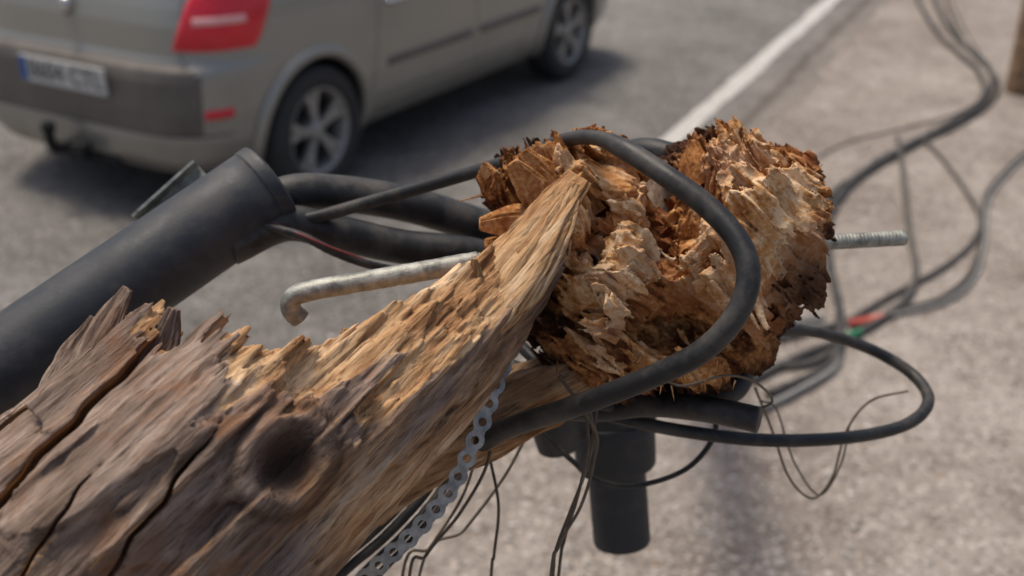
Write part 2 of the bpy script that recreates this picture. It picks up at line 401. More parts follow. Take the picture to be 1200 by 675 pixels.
def headfield(x, y, z, full=True):
    w0 = vn(x*13+3, y*13, z*13)-.5; w00 = vn(x*13+33, y*13+8, z*13)-.5
    rho = np.sqrt(x*x+y*y); ph = np.mod(np.arctan2(y, x), 2*np.pi); R = np.interp(ph, angs, rads)
    U = x*e1[0]+y*e1[1]+z*e1[2]; Vv = x*e2[0]+y*e2[1]+z*e2[2]; W = x*e3[0]+y*e3[1]+z*e3[2]
    Vv = Vv+.05*w0; W = W+.05*w00
    w1 = (vn(x*40+3, y*40, z*40)-.5); w2 = (vn(x*40, y*40+31, z*40)-.5)
    Vv = Vv+.012*w1; W = W+.012*w2; U = U+.02*w1
    n0 = vn(x*17+17, y*17+5, z*17); n1 = vn(Vv*32+7, W*32, U*11); n2 = vn(Vv*80, W*80+3, U*22); n3 = vn(Vv*190, W*190, U*50+9); n4 = vn(Vv*380, W*380, U*110+9)
    c1 = cn(Vv*64+90, W*46+90, U*18+60); c2 = cn(Vv*150+50, W*120+70, U*38+50)
    q = rho/R; r1 = 1-np.abs(2*n1-1); r2 = 1-np.abs(2*n2-1); r3 = 1-np.abs(2*n3-1)
    h = .008+.095*(n0-.5)+.042*(r1-.6)+.026*(c1-.5)+.016*(c2-.5)+.024*(r2-.6)+.013*(r3-.5)
    h = h-.035*np.clip(q-.6, 0, 1)**1.3*2
    h = h-.080*np.exp(-((x-.008)**2/(2*.022**2)+(y+.058)**2/(2*.015**2)))-.055*np.exp(-((x+.062)**2/(2*.011**2)+(y-.02)**2/(2*.035**2)))
    h = h-.065*np.exp(-((x-.00)**2/(2*.016**2)+(y-.055)**2/(2*.030**2)))+.025*np.exp(-((x-.05)**2+(y-.0)**2)/(2*.03**2))+.018*np.exp(-((x+.10)**2+(y-.06)**2)/(2*.03**2))
    h = h-.045*np.exp(-((x-.085)**2/(2*.012**2)+(y+.03)**2/(2*.03**2)))
    fs = rho-R+.022*(c1-.5)+.015*(c2-.5)+.034*(n1-.5)+.020*(n2-.5)+.011*(n3-.5)
    if not full: return fs, h, q, .22*c1+.12*c2+.26*r2+.25*n3+.15*n0, n4
    f = np.maximum(fs, (z-h)*.8)+.008*(n3-.5)+.005*(n4-.5)
    f = np.maximum(f, .010*(vn(Vv*60+13, W*60+2, U*26)-.74)*4)
    return f
Fd = np.ones(x.shape, np.float32); m = (np.sqrt(x*x+y*y) < .180); xx = x[m]; yy = y[m]; zz = z[m]; fv = np.empty(len(xx), np.float32)
for i in range(0, len(xx), 1500000):
    k = slice(i, i+1500000); fv[k] = headfield(xx[k], yy[k], zz[k])
Fd[m] = fv; del x, y, z, xx, yy, zz, fv, m
V, Q = surface_nets(Fd, org, sp); del Fd
fs, h, qq, tone, n4 = headfield(V[:, 0], V[:, 1], V[:, 2], False)
tone = np.clip(tone+.45*(np.clip((V[:, 2]+.05)/.08, 0, 1)-.55)+.34*(n4-.5), 0, 1)  # grain noise plus painted crevice shade: deeper wood gets a darker colour
outer = np.clip((-.020-V[:, 2])/.02, 0, 1)*np.clip((fs+.02)/.01, 0, 1)*.7
outer = np.maximum(outer, np.clip((V[:, 0]-.078)/.03, 0, 1)*np.clip((-V[:, 1]+.015)/.03, 0, 1)*.85)
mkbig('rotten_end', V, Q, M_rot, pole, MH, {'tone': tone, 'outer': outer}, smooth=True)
P0 = PT(785, 305, 1.04); P1 = G(800, 300, .06); P1 = P1+(P1-P0)*.02
tube('trunk_far', [P0+(P1-P0)*t for t in np.linspace(0, 1, 30)], [.092, .088], M_wood, n=120, seg=64, parent=pole,
     rf=lambda L, t: 1+.05*(vn(np.cos(t)*4+9+0*L, np.sin(t)*4+9+0*L, L*1.2)-.5)+.03*(vn(np.cos(t)*16+20+0*L, np.sin(t)*16+20+0*L, L*4)-.5))

def shard(name, P, wd, tk, nrm, mat, seed=0, n=70, parent=pole, fr=.75, tone=.55, ns=1.0):
    C = crom(P, n); t = np.gradient(C, axis=0); t /= np.linalg.norm(t, axis=1)[:, None]
    nrm = np.array(nrm, float); N = nrm-t*(t@nrm)[:, None]; N /= np.linalg.norm(N, axis=1)[:, None]; W = np.cross(t, N)
    f = np.linspace(0, 1, len(C)); w = np.interp(f, np.linspace(0, 1, len(wd)), wd); k = np.interp(f, np.linspace(0, 1, len(tk)), tk)
    seg = 56; th = np.linspace(0, 2*np.pi, seg, endpoint=False)
    cx = np.sign(np.cos(th))*np.abs(np.cos(th))**.55; cy = np.sign(np.sin(th))*np.abs(np.sin(th))**.55
    L = f*np.linalg.norm(C[-1]-C[0])
    nz = 1+ns*(-.5+.7*vn((cx*4+seed*3.3)[None, :]+0*L[:, None], (cy*3+7+seed)[None, :]+0*L[:, None], L[:, None]*18)+.4*vn((cx*11+seed*3.3)[None, :]+0*L[:, None], (cy*9+7+seed)[None, :]+0*L[:, None], L[:, None]*50))
    V = C[:, None]+W[:, None]*(cx[None, :]*w[:, None]*nz/2)[..., None]+N[:, None]*(cy[None, :]*k[:, None]*nz/2)[..., None]
    V = V.reshape(-1, 3); Fc = [(i*seg+j, i*seg+(j+1) % seg, (i+1)*seg+(j+1) % seg, (i+1)*seg+j) for i in range(len(C)-1) for j in range(seg)]
    Fc += [tuple(range(seg))[::-1], tuple((len(C)-1)*seg+j for j in range(seg))]
    c0 = C[0]; ax = C[-1]-C[0]; ax /= np.linalg.norm(ax); b1 = nrm-ax*ax.dot(nrm); b1 /= np.linalg.norm(b1); b2 = np.cross(ax, b1)
    Rm = np.stack([b1, b2, ax], 1); Vl = (V-c0)@Rm
    M = Matrix([[Rm[0, 0], Rm[0, 1], Rm[0, 2], c0[0]], [Rm[1, 0], Rm[1, 1], Rm[1, 2], c0[1]], [Rm[2, 0], Rm[2, 1], Rm[2, 2], c0[2]], [0, 0, 0, 1]])
    o = mk(name, Vl, Fc, mat, True, parent, M)
    for kk, vv in (('fresh', fr), ('tone', tone)):
        at = o.data.attributes.new(kk, 'FLOAT', 'POINT'); at.data.foreach_set('value', [vv]*len(Vl))
    return o
vw = (0, -CP, SP)
shard('torn_strip', [PT(430, 600, 1.0), PT(500, 530, 1.0), PT(600, 482, 1.0), PT(680, 450, .99), PT(760, 432, .98)], [.03, .055, .055, .04, .012], [.012, .02, .02, .01], (0.1, -.8, .6), M_wood, 1, fr=.62, ns=.6)
shard('torn_strip', [PT(520, 540, 1.03), PT(620, 455, 1.03), PT(700, 425, 1.02)], [.02, .04, .02], [.02, .02, .01], vw, M_wood, 2, fr=.5)
shard('split_slab', [PT(500, 420, .90), PT(560, 365, .895), PT(612, 305, .895), PT(648, 250, .90), PT(680, 208, .905)], [.050, .056, .050, .036, .022], [.024, .022, .016, .012, .006], (-.35, -.75, .60), M_wood, 9, n=140, fr=1.0, ns=.55)
shard('split_slab', [PT(560, 385, .895), PT(615, 330, .89), PT(655, 262, .895), PT(674, 215, .90)], [.030, .034, .024, .008], [.018, .016, .010, .004], (-.15, -.85, .50), M_wood, 13, n=120, fr=.75, ns=.7)
spl = [((95, 460, .80), (150, 338, .79), .020, 0), ((60, 480, .80), (112, 372, .81), .018, 0), ((165, 450, .79), (205, 362, .78), .020, 0), ((215, 450, .79), (236, 392, .785), .016, 0),
       ((550, 345, .89), (556, 303, .875), .011, 0), ((560, 360, .89), (540, 318, .885), .009, 0),
       ((655, 265, .965), (600, 190, .94), .026, 1), ((665, 250, .955), (612, 178, .945), .022, 1), ((680, 235, .96), (640, 168, .95), .020, 1),
       ((640, 265, .97), (562, 262, .95), .024, 1), ((640, 290, .97), (568, 285, .96), .020, 1),
       ((825, 215, .965), (812, 164, .965), .024, 1), ((850, 215, .965), (872, 178, .96), .018, 1), ((905, 235, .965), (938, 205, .96), .018, 1),
       ((700, 250, .95), (652, 158, .94), .010, 1), ((720, 210, .96), (716, 156, .95), .012, 1), ((735, 215, .96), (742, 168, .955), .010, 1), ((930, 270, .96), (970, 240, .955), .012, 1),
       ((660, 200, 1.0), (538, 236, 1.0), .003, 0), ((390, 425, .84), (404, 385, .84), .010, 0)]
for i, (a, b, w, mt) in enumerate(spl):
    A = PT(*a); B = PT(*b); mm = (A+B)/2+np.array(random.choice([(1, 0, 0), (-1, 0, 0), (0, 0, 1)]))*.003
    shard('splinter', [A, mm, B], [w*1.3, w, w*.35], [w*.7, w*.5, w*.15], (random.uniform(-.6, .6), -.8, random.uniform(0, .8)), M_rot if mt else M_wood, i+3, n=50, fr=.15 if i < 4 else .8, tone=random.uniform(.42, .62), ns=1.3)
def fibres(name, specs, mat, seed):
    r = np.random.RandomState(seed); V = []; Fc = []
    for (c, n, spread, dr, ln, w) in specs:
        c = np.array(c); dr = np.array(dr)/np.linalg.norm(dr)
        for i in range(n):
            o = c+r.normal(0, 1, 3)*np.array(spread); d = dr+r.normal(0, .28, 3); d /= np.linalg.norm(d); L = ln*(.4+r.rand())
            u = np.cross(d, r.normal(0, 1, 3)); u /= np.linalg.norm(u); v2 = np.cross(d, u); bend = r.normal(0, .12, 3)*L; b = len(V)
            for t, k in ((0, 1), (.35, .9), (.7, .6), (1, .08)):
                cc = o+d*L*t+bend*t*t
                for (a1, b1) in ((1, 0), (-.4, .8), (-.4, -.8)): V.append(cc+(u*a1+v2*b1)*w*k)
            for a in range(3):
                for k in range(3): Fc.append((b+a*3+k, b+a*3+(k+1) % 3, b+a*3+3+(k+1) % 3, b+a*3+3+k))
            Fc.append((b+9, b+10, b+11))
    o = mk(name, V, Fc, mat, False, pole)
    for k, vv in (('fresh', .9), ('tone', .6)):
        at = o.data.attributes.new(k, 'FLOAT', 'POINT'); at.data.foreach_set('value', [vv]*len(V))
    return o
fibres('fibres_rot', [(PT(850, 200, .96), 12, (.04, .02, .008), (.1, -.2, 1), .009, .0010),
                      (PT(760, 432, .94), 14, (.05, .02, .006), (-.1, -.3, -1), .012, .0008), (PT(940, 270, .97), 8, (.008, .02, .03), (1, -.2, .3), .010, .0009)], M_rot, 2)

# ------------------------------------------------------------------ cables near the pole
strand = lambda L, t: 1+.10*np.abs(np.sin(1.5*(t+L*260)))
tube('power_cable', [PT(*a) for a in [(520, 560, 1.04), (560, 522, 1.0), (600, 500, .96), (680, 474, .91), (760, 443, .865), (822, 412, .835), (862, 370, .825), (877, 325, .825), (866, 284, .835), (830, 243, .85), (780, 206, .865), (735, 177, .89), (700, 162, .92), (662, 164, .955), (612, 184, .99), (540, 206, 1.03), (450, 232, 1.06), (372, 254, 1.075), (325, 262, 1.08), (270, 285, 1.08)]],
     [.0090]*10+[.0085]*2+[.0062]*8, M_cab, n=500, seg=18)
tube('power_cable', [PT(*a) for a in [(270, 262, 1.09), (335, 228, 1.11), (400, 227, 1.13), (480, 240, 1.15), (560, 264, 1.17), (660, 300, 1.2), (760, 260, 1.17), (810, 210, 1.12)]], .0185, M_cab, n=200, seg=24)
tube('power_cable', [PT(*a) for a in [(270, 290, 1.06), (335, 262, 1.08), (400, 274, 1.10), (470, 289, 1.12), (560, 300, 1.14), (650, 330, 1.2)]], .0175, M_cab, n=200, seg=24)
tube('power_cable', [PT(*a) for a in [(640, 260, 1.16), (700, 205, 1.14), (740, 180, 1.12), (775, 180, 1.10), (802, 196, 1.1), (830, 240, 1.15), (840, 330, 1.2)]], .0135, M_cab, n=120, seg=18)
tube('thin_cable', [PT(*a) for a in [(300, 262, 1.06), (352, 276, 1.055), (395, 297, 1.065), (440, 312, 1.08), (500, 322, 1.12)]], .0040, M_cab, n=200, seg=10, rf=strand)
tube('red_wire', [PT(*a) for a in [(320, 262, 1.06), (352, 275, 1.052), (390, 291, 1.06), (425, 304, 1.072)]], .0016, M_redw, n=40, seg=8)
tube('power_cable', [PT(*a) for a in [(560, 440, 1.16), (620, 470, 1.12), (690, 480, 1.08), (760, 474, 1.04), (830, 480, 1.0), (889, 492, .98)]], .0118, M_cab, n=120, seg=20)
tube('power_cable', [PT(*a) for a in [(640, 440, 1.12), (700, 462, 1.09), (780, 464, 1.06), (850, 462, 1.04), (872, 435, 1.06), (872, 380, 1.1)]], .0105, M_cab, n=120, seg=20)
tube('power_cable', [PT(*a) for a in [(640, 465, 1.10), (720, 488, 1.08), (800, 505, 1.07), (900, 516, 1.08), (1000, 512, 1.12), (1065, 496, 1.16), (1088, 468, 1.2), (1066, 436, 1.24), (1015, 407, 1.24), (955, 389, 1.2), (900, 388, 1.14), (850, 400, 1.08)]], .0064, M_cab, n=240, seg=14)
tube('power_cable', [PT(*a) for a in [(630, 500, 1.16), (665, 535, 1.15), (700, 562, 1.14), (745, 569, 1.13), (800, 552, 1.12), (832, 520, 1.11), (838, 490, 1.1), (820, 460, 1.1)]], .0028, M_cab, n=140, seg=10)
tube('power_cable', [PT(*a) for a in [(600, 395, 1.1), (625, 420, 1.07), (650, 445, 1.06), (690, 470, 1.05), (740, 478, 1.06)]], .0060, M_cab, n=80, seg=12)
tube('power_cable', [PT(*a) for a in [(585, 415, 1.12), (610, 430, 1.1), (650, 425, 1.08), (690, 440, 1.06)]], .0050, M_strand, n=80, seg=12)
for i, (dx, r) in enumerate([(0, .0050), (17, .0050), (-16, .0045), (30, .0038)]):
    tube('hanging_cable', [PT(540+dx*.5, 480, 1.10), PT(522+dx*.7, 530, 1.08), PT(500+dx, 575, 1.07), PT(452+dx*1.2, 628, 1.07), PT(395+dx*1.5, 678, 1.09), PT(320+dx*2, 760, 1.2), (-.35-.05*i, 1.25, .9), (-.38-.06*i, 1.2, .4), (-.3-.1*i, 1.25, r), (-.1-.1*i, 1.5, r)], r, M_cab, n=160, seg=10)
for P in [[(560, 470, 1.05), (570, 520, 1.04), (584, 590, 1.03), (579, 650, 1.03), (574, 700, 1.05)],
          [(565, 500, 1.06), (545, 575, 1.05), (505, 640, 1.05), (470, 690, 1.06)],
          [(575, 480, 1.00), (572, 540, .99), (540, 600, .99), (500, 650, 1.0), (478, 700, 1.0)],
          [(620, 505, 1.07), (590, 560, 1.07), (545, 620, 1.07), (490, 685, 1.08)],
          [(690, 470, .96), (697, 530, .96), (682, 590, .97), (655, 640, .98), (643, 700, 1.0)],
          [(700, 475, 1.0), (690, 540, 1.0), (668, 600, 1.0), (650, 650, 1.0), (646, 700, 1.0)],
          [(686, 478, .98), (689, 525, .98), (676, 585, .98), (662, 630, .99), (652, 700, 1.0)],
          [(655, 440, .95), (690, 490, .95), (700, 520, .96), (688, 560, .97)]]:
    W = [PT(*a) for a in P]; tube('loose_wire', W + ([W[-1]+np.array([-.02, .02, -.4]), W[-1]+np.array([-.05, .05, -.9])] if P[-1][1] > 660 else []), .0015, M_wire, n=90, seg=8)
tube('loose_wire', [PT(*a) for a in [(885, 455, 1.15), (905, 505, 1.2), (925, 560, 1.22), (952, 584, 1.24), (975, 560, 1.24), (992, 505, 1.23), (1020, 470, 1.22), (1064, 458, 1.2)]], .0014, M_wire, n=120, seg=8)
tube('loose_wire', [PT(*a) for a in [(893, 470, 1.16), (910, 480, 1.2), (930, 540, 1.22), (960, 580, 1.25), (985, 545, 1.24), (995, 500, 1.23)]], .0011, M_wire, n=120, seg=8)
tube('loose_wire', [PT(*a) for a in [(770, 440, .95), (800, 452, .94), (850, 440, .95), (885, 448, 1.0), (905, 470, 1.05), (880, 482, 1.06)]], .0012, M_wire, n=80, seg=8)

# conduit
E0 = PT(316, 218, 1.09); F0 = PT(-20, 447, 1.0); dcn = F0-E0; tt = E0[2]/-dcn[2]
cpos = [E0+dcn*t for t in np.linspace(0, tt*.995, 60)]
con = empty('cable_conduit')
tube('pipe', cpos, .0425, M_cond, n=120, seg=48, parent=con)
dcu = dcn/np.linalg.norm(dcn)
tube('rim', [E0-dcu*.004, E0-dcu*.002, E0+dcu*.002, E0+dcu*.009, E0+dcu*.011], [.0395, .0430, .0434, .0434, .0426], M_cond, n=20, seg=48, parent=con)
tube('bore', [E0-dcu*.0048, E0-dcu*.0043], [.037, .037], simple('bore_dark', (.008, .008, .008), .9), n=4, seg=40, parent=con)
A = PT(236, 198, 1.13); B = PT(165, 262, 1.12); ax = (B-A)/np.linalg.norm(B-A); fw = -np.array(vw); n1 = np.cross(ax, fw); n1 /= np.linalg.norm(n1); n2 = np.cross(ax, n1)
Mb = Matrix([[ax[i], n1[i], n2[i], A[i]] for i in range(3)]+[[0, 0, 0, 1]])
br = empty('metal_bracket')
for nm, c, s_ in [('web', (.040, .004, 0), (.08, .022, .003)), ('flange', (.040, .0135, .0115), (.08, .003, .02)), ('flange_lower', (.040, -.0055, .0115), (.08, .003, .02))]:
    box(nm, c, s_, M_galv, br, Mb)

# threaded hook bolt
thread = lambda L, t: 1+.085*np.abs(((L*260+t/(2*np.pi)) % 1)*2-1)
bolt = empty('threaded_hook_bolt')
Pb = [PT(352, 374, .945), PT(341, 362, .94), PT(345, 347, .935), PT(372, 339, .935), PT(430, 329, .94), PT(500, 317, .95), PT(560, 306, .96)]
tube('hook', Pb, .0082, M_galv, n=240, seg=16, parent=bolt, rf=lambda L, t: 1+.10*vn(L*160+0*t, np.cos(t)*2+5+0*L, np.sin(t)*2+5+0*L))
A = PT(560, 306, .96); B = PT(1056, 279, 1.07)
tube('rod', [A+(B-A)*t for t in np.linspace(0, 1, 12)], .0070, M_galv, n=2400, seg=14, parent=bolt, rf=thread)
tube('rod_tip', [B-(B-A)*.004, B, B+(B-A)*.006, B+(B-A)*.008], [.0074, .0076, .0074, .005], M_galv, n=12, seg=14, parent=bolt)

# perforated strap
C = crom([PT(*a) for a in [(612, 372, .95), (602, 400, .94), (588, 432, .93), (574, 470, .925), (557, 515, .92), (527, 575, .915), (485, 625, .91), (434, 672, .91), (374, 730, .93), (330, 790, 1.0)]], 600)
L = np.concatenate([[0], np.cumsum(np.linalg.norm(np.diff(C, axis=0), axis=1))]); pitch = .0160; V = []; Fc = []; pos = 0
tan, _, _ = frames(C)
while pos < L[-1]-pitch:
    c = np.array([np.interp(pos, L, C[:, k]) for k in range(3)]); t = np.array([np.interp(pos, L, tan[:, k]) for k in range(3)]); t /= np.linalg.norm(t)
    nr = np.array(vw)+np.array([.5*math.sin(pos*9), 0, .35]); nr -= t*nr.dot(t); nr /= np.linalg.norm(nr); w = np.cross(t, nr)
    b = len(V); sg = 20
    for k in range(sg):
        a = 2*math.pi*k/sg; ca, sa = math.cos(a), math.sin(a)
        ro = .0083
        for (rr, hh) in ((.0036, .0008), (ro, .0008), (ro, -.0008), (.0036, -.0008)):
            V.append(c+t*rr*ca*(1.0 if rr < .005 else 1.0)+w*rr*sa*(1.0 if rr < .005 else .95)+nr*hh)
    for k in range(sg):
        l = (k+1) % sg
        for e in range(4): Fc.append((b+k*4+e, b+k*4+(e+1) % 4, b+l*4+(e+1) % 4, b+l*4+e))
    b = len(V); c2 = c+t*pitch/2
    for e in (-1, 1):
        for ww in (-1, 1):
            for hh in (-1, 1): V.append(c2+t*e*.0032+w*ww*.0052+nr*hh*.00065)
    Fc += [(b, b+1, b+3, b+2), (b+4, b+6, b+7, b+5), (b, b+4, b+5, b+1), (b+2, b+3, b+7, b+6), (b, b+2, b+6, b+4), (b+1, b+5, b+7, b+3)]
    pos += pitch
mk('perforated_strap', V, Fc, M_strap, False)

# hanging conduit stub with collar
st = empty('pipe_stub')
A = PT(716, 468, 1.30); B = PT(729, 636, 1.34); D = B-A
tube('pipe', [A, A+D*.25, A+D*.5, A+D*.75, A+D*.97, B], [.034, .034, .034, .034, .034, .031], M_pipe, n=40, seg=40, parent=st)
tube('collar', [A-D*.05, A-D*.03, A+D*.2, A+D*.42, A+D*.45, A+D*.47], [.030, .047, .0485, .047, .044, .034], M_pipe, n=40, seg=40, parent=st)
tube('clamp', [A+D*.12, A+D*.13, A+D*.2, A+D*.21], [.046, .0505, .0505, .046], M_cond, n=12, seg=40, parent=st)
tube('side_pipe', [PT(640, 470, 1.22), PT(650, 500, 1.23), PT(655, 522, 1.24)], [.026, .026, .024], M_pipe, n=16, seg=30, parent=st)
tube('cross_pipe', [PT(650, 492, 1.25), PT(700, 485, 1.29), PT(760, 490, 1.30)], [.02, .022, .02], M_pipe, n=16, seg=24, parent=st)

# ------------------------------------------------------------------ cables lying on the ground
def gc(name, uv, r, mat):
    return tube(name, [G(u, v, r+.006) for (u, v) in uv], r, mat, n=200, seg=12)
gc('ground_cable', [(1082, -60), (1092, -10), (1118, 40), (1158, 78), (1155, 112), (1092, 156), (1012, 203), (975, 243), (971, 300), (984, 368), (975, 425), (900, 462)], .018, M_gcab)
gc('ground_cable', [(1062, -60), (1072, -10), (1100, 40), (1148, 86), (1143, 125), (1062, 170), (988, 216), (962, 240), (900, 270)], .017, M_gcab)
gc('ground_cable', [(1100, -60), (1112, -10), (1132, 38), (1163, 85), (1160, 104), (1128, 130), (1060, 150), (990, 168), (930, 200)], .006, M_strand)
gc('ground_cable', [(1095, -60), (1105, -10), (1128, 48), (1168, 92), (1158, 122), (1110, 152), (1030, 186), (985, 232), (975, 250), (940, 285)], .013, M_gcab)
gc('ground_cable', [(1052, 160), (1058, 200), (1064, 260), (1073, 318), (1055, 356), (1000, 392), (940, 415), (880, 445)], .015, M_strand)
gc('ground_cable', [(1080, 160), (1108, 190), (1142, 240), (1146, 272), (1112, 308), (1040, 348), (985, 378), (900, 400)], .012, M_strand)
gc('ground_cable', [(1225, 170), (1192, 192), (1160, 232), (1154, 285), (1142, 325), (1108, 353), (1060, 366), (1030, 373), (1000, 379), (950, 381), (890, 392)], .009, M_greyc)
gc('ground_cable', [(1225, 165), (1190, 188), (1156, 228), (1150, 280), (1135, 322), (1100, 350), (1055, 362)], .010, M_gcab)
gc('ground_cable', [(985, 400), (978, 430), (940, 455), (890, 478), (840, 480)], .013, M_greyc)
gc('ground_cable', [(965, 372), (930, 378), (880, 400), (840, 420)], .016, M_greyc)
gc('ground_cable', [(985, 405), (950, 425), (900, 430), (840, 440)], .012, M_strand)
gc('tape_sleeve', [(1034, 372), (1015, 376), (996, 379)], .016, M_red)
gc('tape_sleeve', [(1008, 389), (998, 393), (988, 397)], .018, M_green)

# wooden post on the right
wp = G(1206, 108)
tube('wooden_post', [wp+np.array([0, 0, z]) for z in np.linspace(-.05, 7.5, 40)], [.155, .12], simple('post_wood', (.20, .125, .07), .85, 0, .45, 18, bump=.6), n=80, seg=32,
     rf=lambda L, t: 1+.05*(vn(np.cos(t)*5+9+0*L, np.sin(t)*5+9+0*L, L*.6)-.5))

# ------------------------------------------------------------------ car
car = empty('parked_car'); caz = math.radians(31.1); CS = 1.09; FX = 3.21
fwd = np.array([math.sin(caz), math.cos(caz), 0]); rgt = np.array([math.cos(caz), -math.sin(caz), 0])
cont = G(379, 227); org_ = cont-.71*CS*fwd-.87*CS*rgt
car.matrix_world = Matrix([[fwd[0]*CS, -rgt[0]*CS, 0, org_[0]], [fwd[1]*CS, -rgt[1]*CS, 0, org_[1]], [0, 0, CS, .004], [0, 0, 0, 1]])
def car_paint():
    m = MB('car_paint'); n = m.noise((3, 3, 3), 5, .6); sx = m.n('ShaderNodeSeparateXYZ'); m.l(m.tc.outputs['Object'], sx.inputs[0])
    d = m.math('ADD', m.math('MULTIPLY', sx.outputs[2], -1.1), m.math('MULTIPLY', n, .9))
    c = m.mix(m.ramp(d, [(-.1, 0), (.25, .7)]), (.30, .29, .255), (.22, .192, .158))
    m.b.inputs['Coat Weight'].default_value = .6; m.b.inputs['Coat Roughness'].default_value = .1
    return m.out(c, m.ramp(n, [(.3, .3), (.7, .45)]), None, .4, .5)
M_paintc = car_paint()
M_band = simple('bumper_plastic', (.120, .104, .088), .55, 0, .2, 6)
M_glass = simple('car_glass', (.015, .018, .02), .06, 0, .05, 3, .8)
M_dark = simple('underbody', (.012, .012, .012), .9)
M_seam = simple('panel_gap', (.04, .04, .038), .9)
M_tyre = simple('tyre', (.035, .034, .033), .85, 0, .3, 20)
M_rim = simple('alloy', (.34, .33, .31), .45, .5, .15, 10)
M_tail = simple('tail_lens', (.70, .02, .035), .18, 0, .15, 5, .6)
M_tail2 = simple('tail_lens_clear', (.80, .40, .38), .2, 0, .15, 5, .6)
M_white = simple('plate_white', (.50, .49, .46), .6, 0, .1, 8)
M_blue = simple('plate_blue', (.03, .10, .30), .6, 0, .05, 5)
M_blk = simple('plate_letter', (.10, .10, .10), .6, 0, .05, 5)
M_chr = simple('chrome', (.6, .6, .6), .15, .9, .05, 5)
zt = [.20, .24, .30, .40, .52, .66, .71, .735, .76, .88, .96, 1.02, 1.08, 1.3, 1.5, 1.57, 1.61, 1.625]
xr = [.16, .06, .02, .0, .0, .01, .025, .06, .075, .09, .11, .13, .17, .28, .42, .52, .75, 1.0]
xf = [3.94, 4.04, 4.09, 4.10, 4.10, 4.06, 4.02, 3.99, 3.96, 3.72, 3.42, 3.2, 3.12, 2.72, 2.3, 2.05, 1.8, 1.5]
hw = [.76, .83, .86, .885, .90, .903, .903, .902, .902, .895, .882, .865, .845, .76, .675, .61, .48, .3]
def lay(z, k): return np.interp(z, zt, k)
def bxy(z, ph, off=0.0):
    a, b, w = lay(z, xr), lay(z, xf), lay(z, hw); cx = (a+b)/2; ax = (b-a)/2; N = 7.
    c, s_ = np.cos(ph), np.sin(ph); r = (np.abs(c)**N+np.abs(s_)**N)**(-1/N)
    return np.array([cx+(ax+off)*r*c, (w+off)*r*s_])
def ph_side(z, x):
    a, b = lay(z, xr), lay(z, xf); return math.atan2(-1, (x-(a+b)/2)/((b-a)/2))
def ph_rear(z, y): return math.atan2(y/lay(z, hw), -1)
zs = sorted(set(list(np.linspace(.2, 1.625, 64))+zt+[.43, .435])); N = 260
ph = np.linspace(0, 2*np.pi, N, endpoint=False); V = []
for z in zs:
    for a in ph:
        x, y = bxy(z, a); V.append((x, y, z))
Fc = [(i*N+j, i*N+(j+1) % N, (i+1)*N+(j+1) % N, (i+1)*N+j) for i in range(len(zs)-1) for j in range(N)]
Fc += [tuple(range(N))[::-1], tuple((len(zs)-1)*N+j for j in range(N))]
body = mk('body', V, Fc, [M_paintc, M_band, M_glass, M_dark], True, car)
for pl in body.data.polygons:
    c = pl.center; mi = 0
    if 1.07 < c[2] < 1.49:
        side = abs(c[1]) > lay(c[2], hw)*.93; mi = 2
        if side:
            f = (c[0]-lay(c[2], xr))/(lay(c[2], xf)-lay(c[2], xr))
            if f < .10 or f > .90 or abs(c[0]-1.25) < .05 or abs(c[0]-2.15) < .05: mi = 0
        elif abs(c[1]) > lay(c[2], hw)*.84: mi = 0
    if c[2] < .735 and c[2] > .43 and c[0] < .11: mi = 1
    if c[2] < .245: mi = 1
    pl.material_index = mi
def apply_cut(o, x, sgn):
    vs = []; fs_ = []; n = 64
    for y in (sgn*.60, sgn*1.2):
        for k in range(n):
            a = 2*math.pi*k/n; vs.append((x+.352*math.cos(a), y, .325+.352*math.sin(a)))
    for k in range(n): fs_.append((k, (k+1) % n, n+(k+1) % n, n+k))
    fs_ += [tuple(range(n))[::-1], tuple(range(n, 2*n))]
    c = mk('cut', vs, fs_, M_dark, False, car)
    md = o.modifiers.new('c', 'BOOLEAN'); md.operation = 'DIFFERENCE'; md.object = c; md.solver = 'EXACT'; md.material_mode = 'TRANSFER'
    bpy.context.view_layer.update()
    bpy.ops.object.select_all(action='DESELECT')
    o.select_set(True); bpy.context.view_layer.objects.active = o
    bpy.ops.object.modifier_apply(modifier='c'); bpy.data.objects.remove(c)
import bmesh
bm = bmesh.new(); bm.from_mesh(body.data); bmesh.ops.recalc_face_normals(bm, faces=bm.faces); bm.to_mesh(body.data); bm.free()
for x in (.71, FX):
    for sg in (-1, 1): apply_cut(body, x, sg)
def panel(name, z0, z1, fa, fb, off, mat, nz=10, nph=24):
    V = []; Fc = []
    for i in range(nz+1):
        z = z0+(z1-z0)*i/nz; a, b = fa(z), fb(z)
        if a < 0: a += 2*math.pi
        if b < 0: b += 2*math.pi
        for j in range(nph+1):
            t = a+(b-a)*j/nph; edge = i in (0, nz) or j in (0, nph)
            x, y = bxy(z, t, -.004 if edge else off); V.append((x, y, z))
    n = nph+1
    for i in range(nz):
        for j in range(nph): Fc.append((i*n+j, i*n+j+1, (i+1)*n+j+1, (i+1)*n+j))
    return mk(name, V, Fc, mat, True, car)
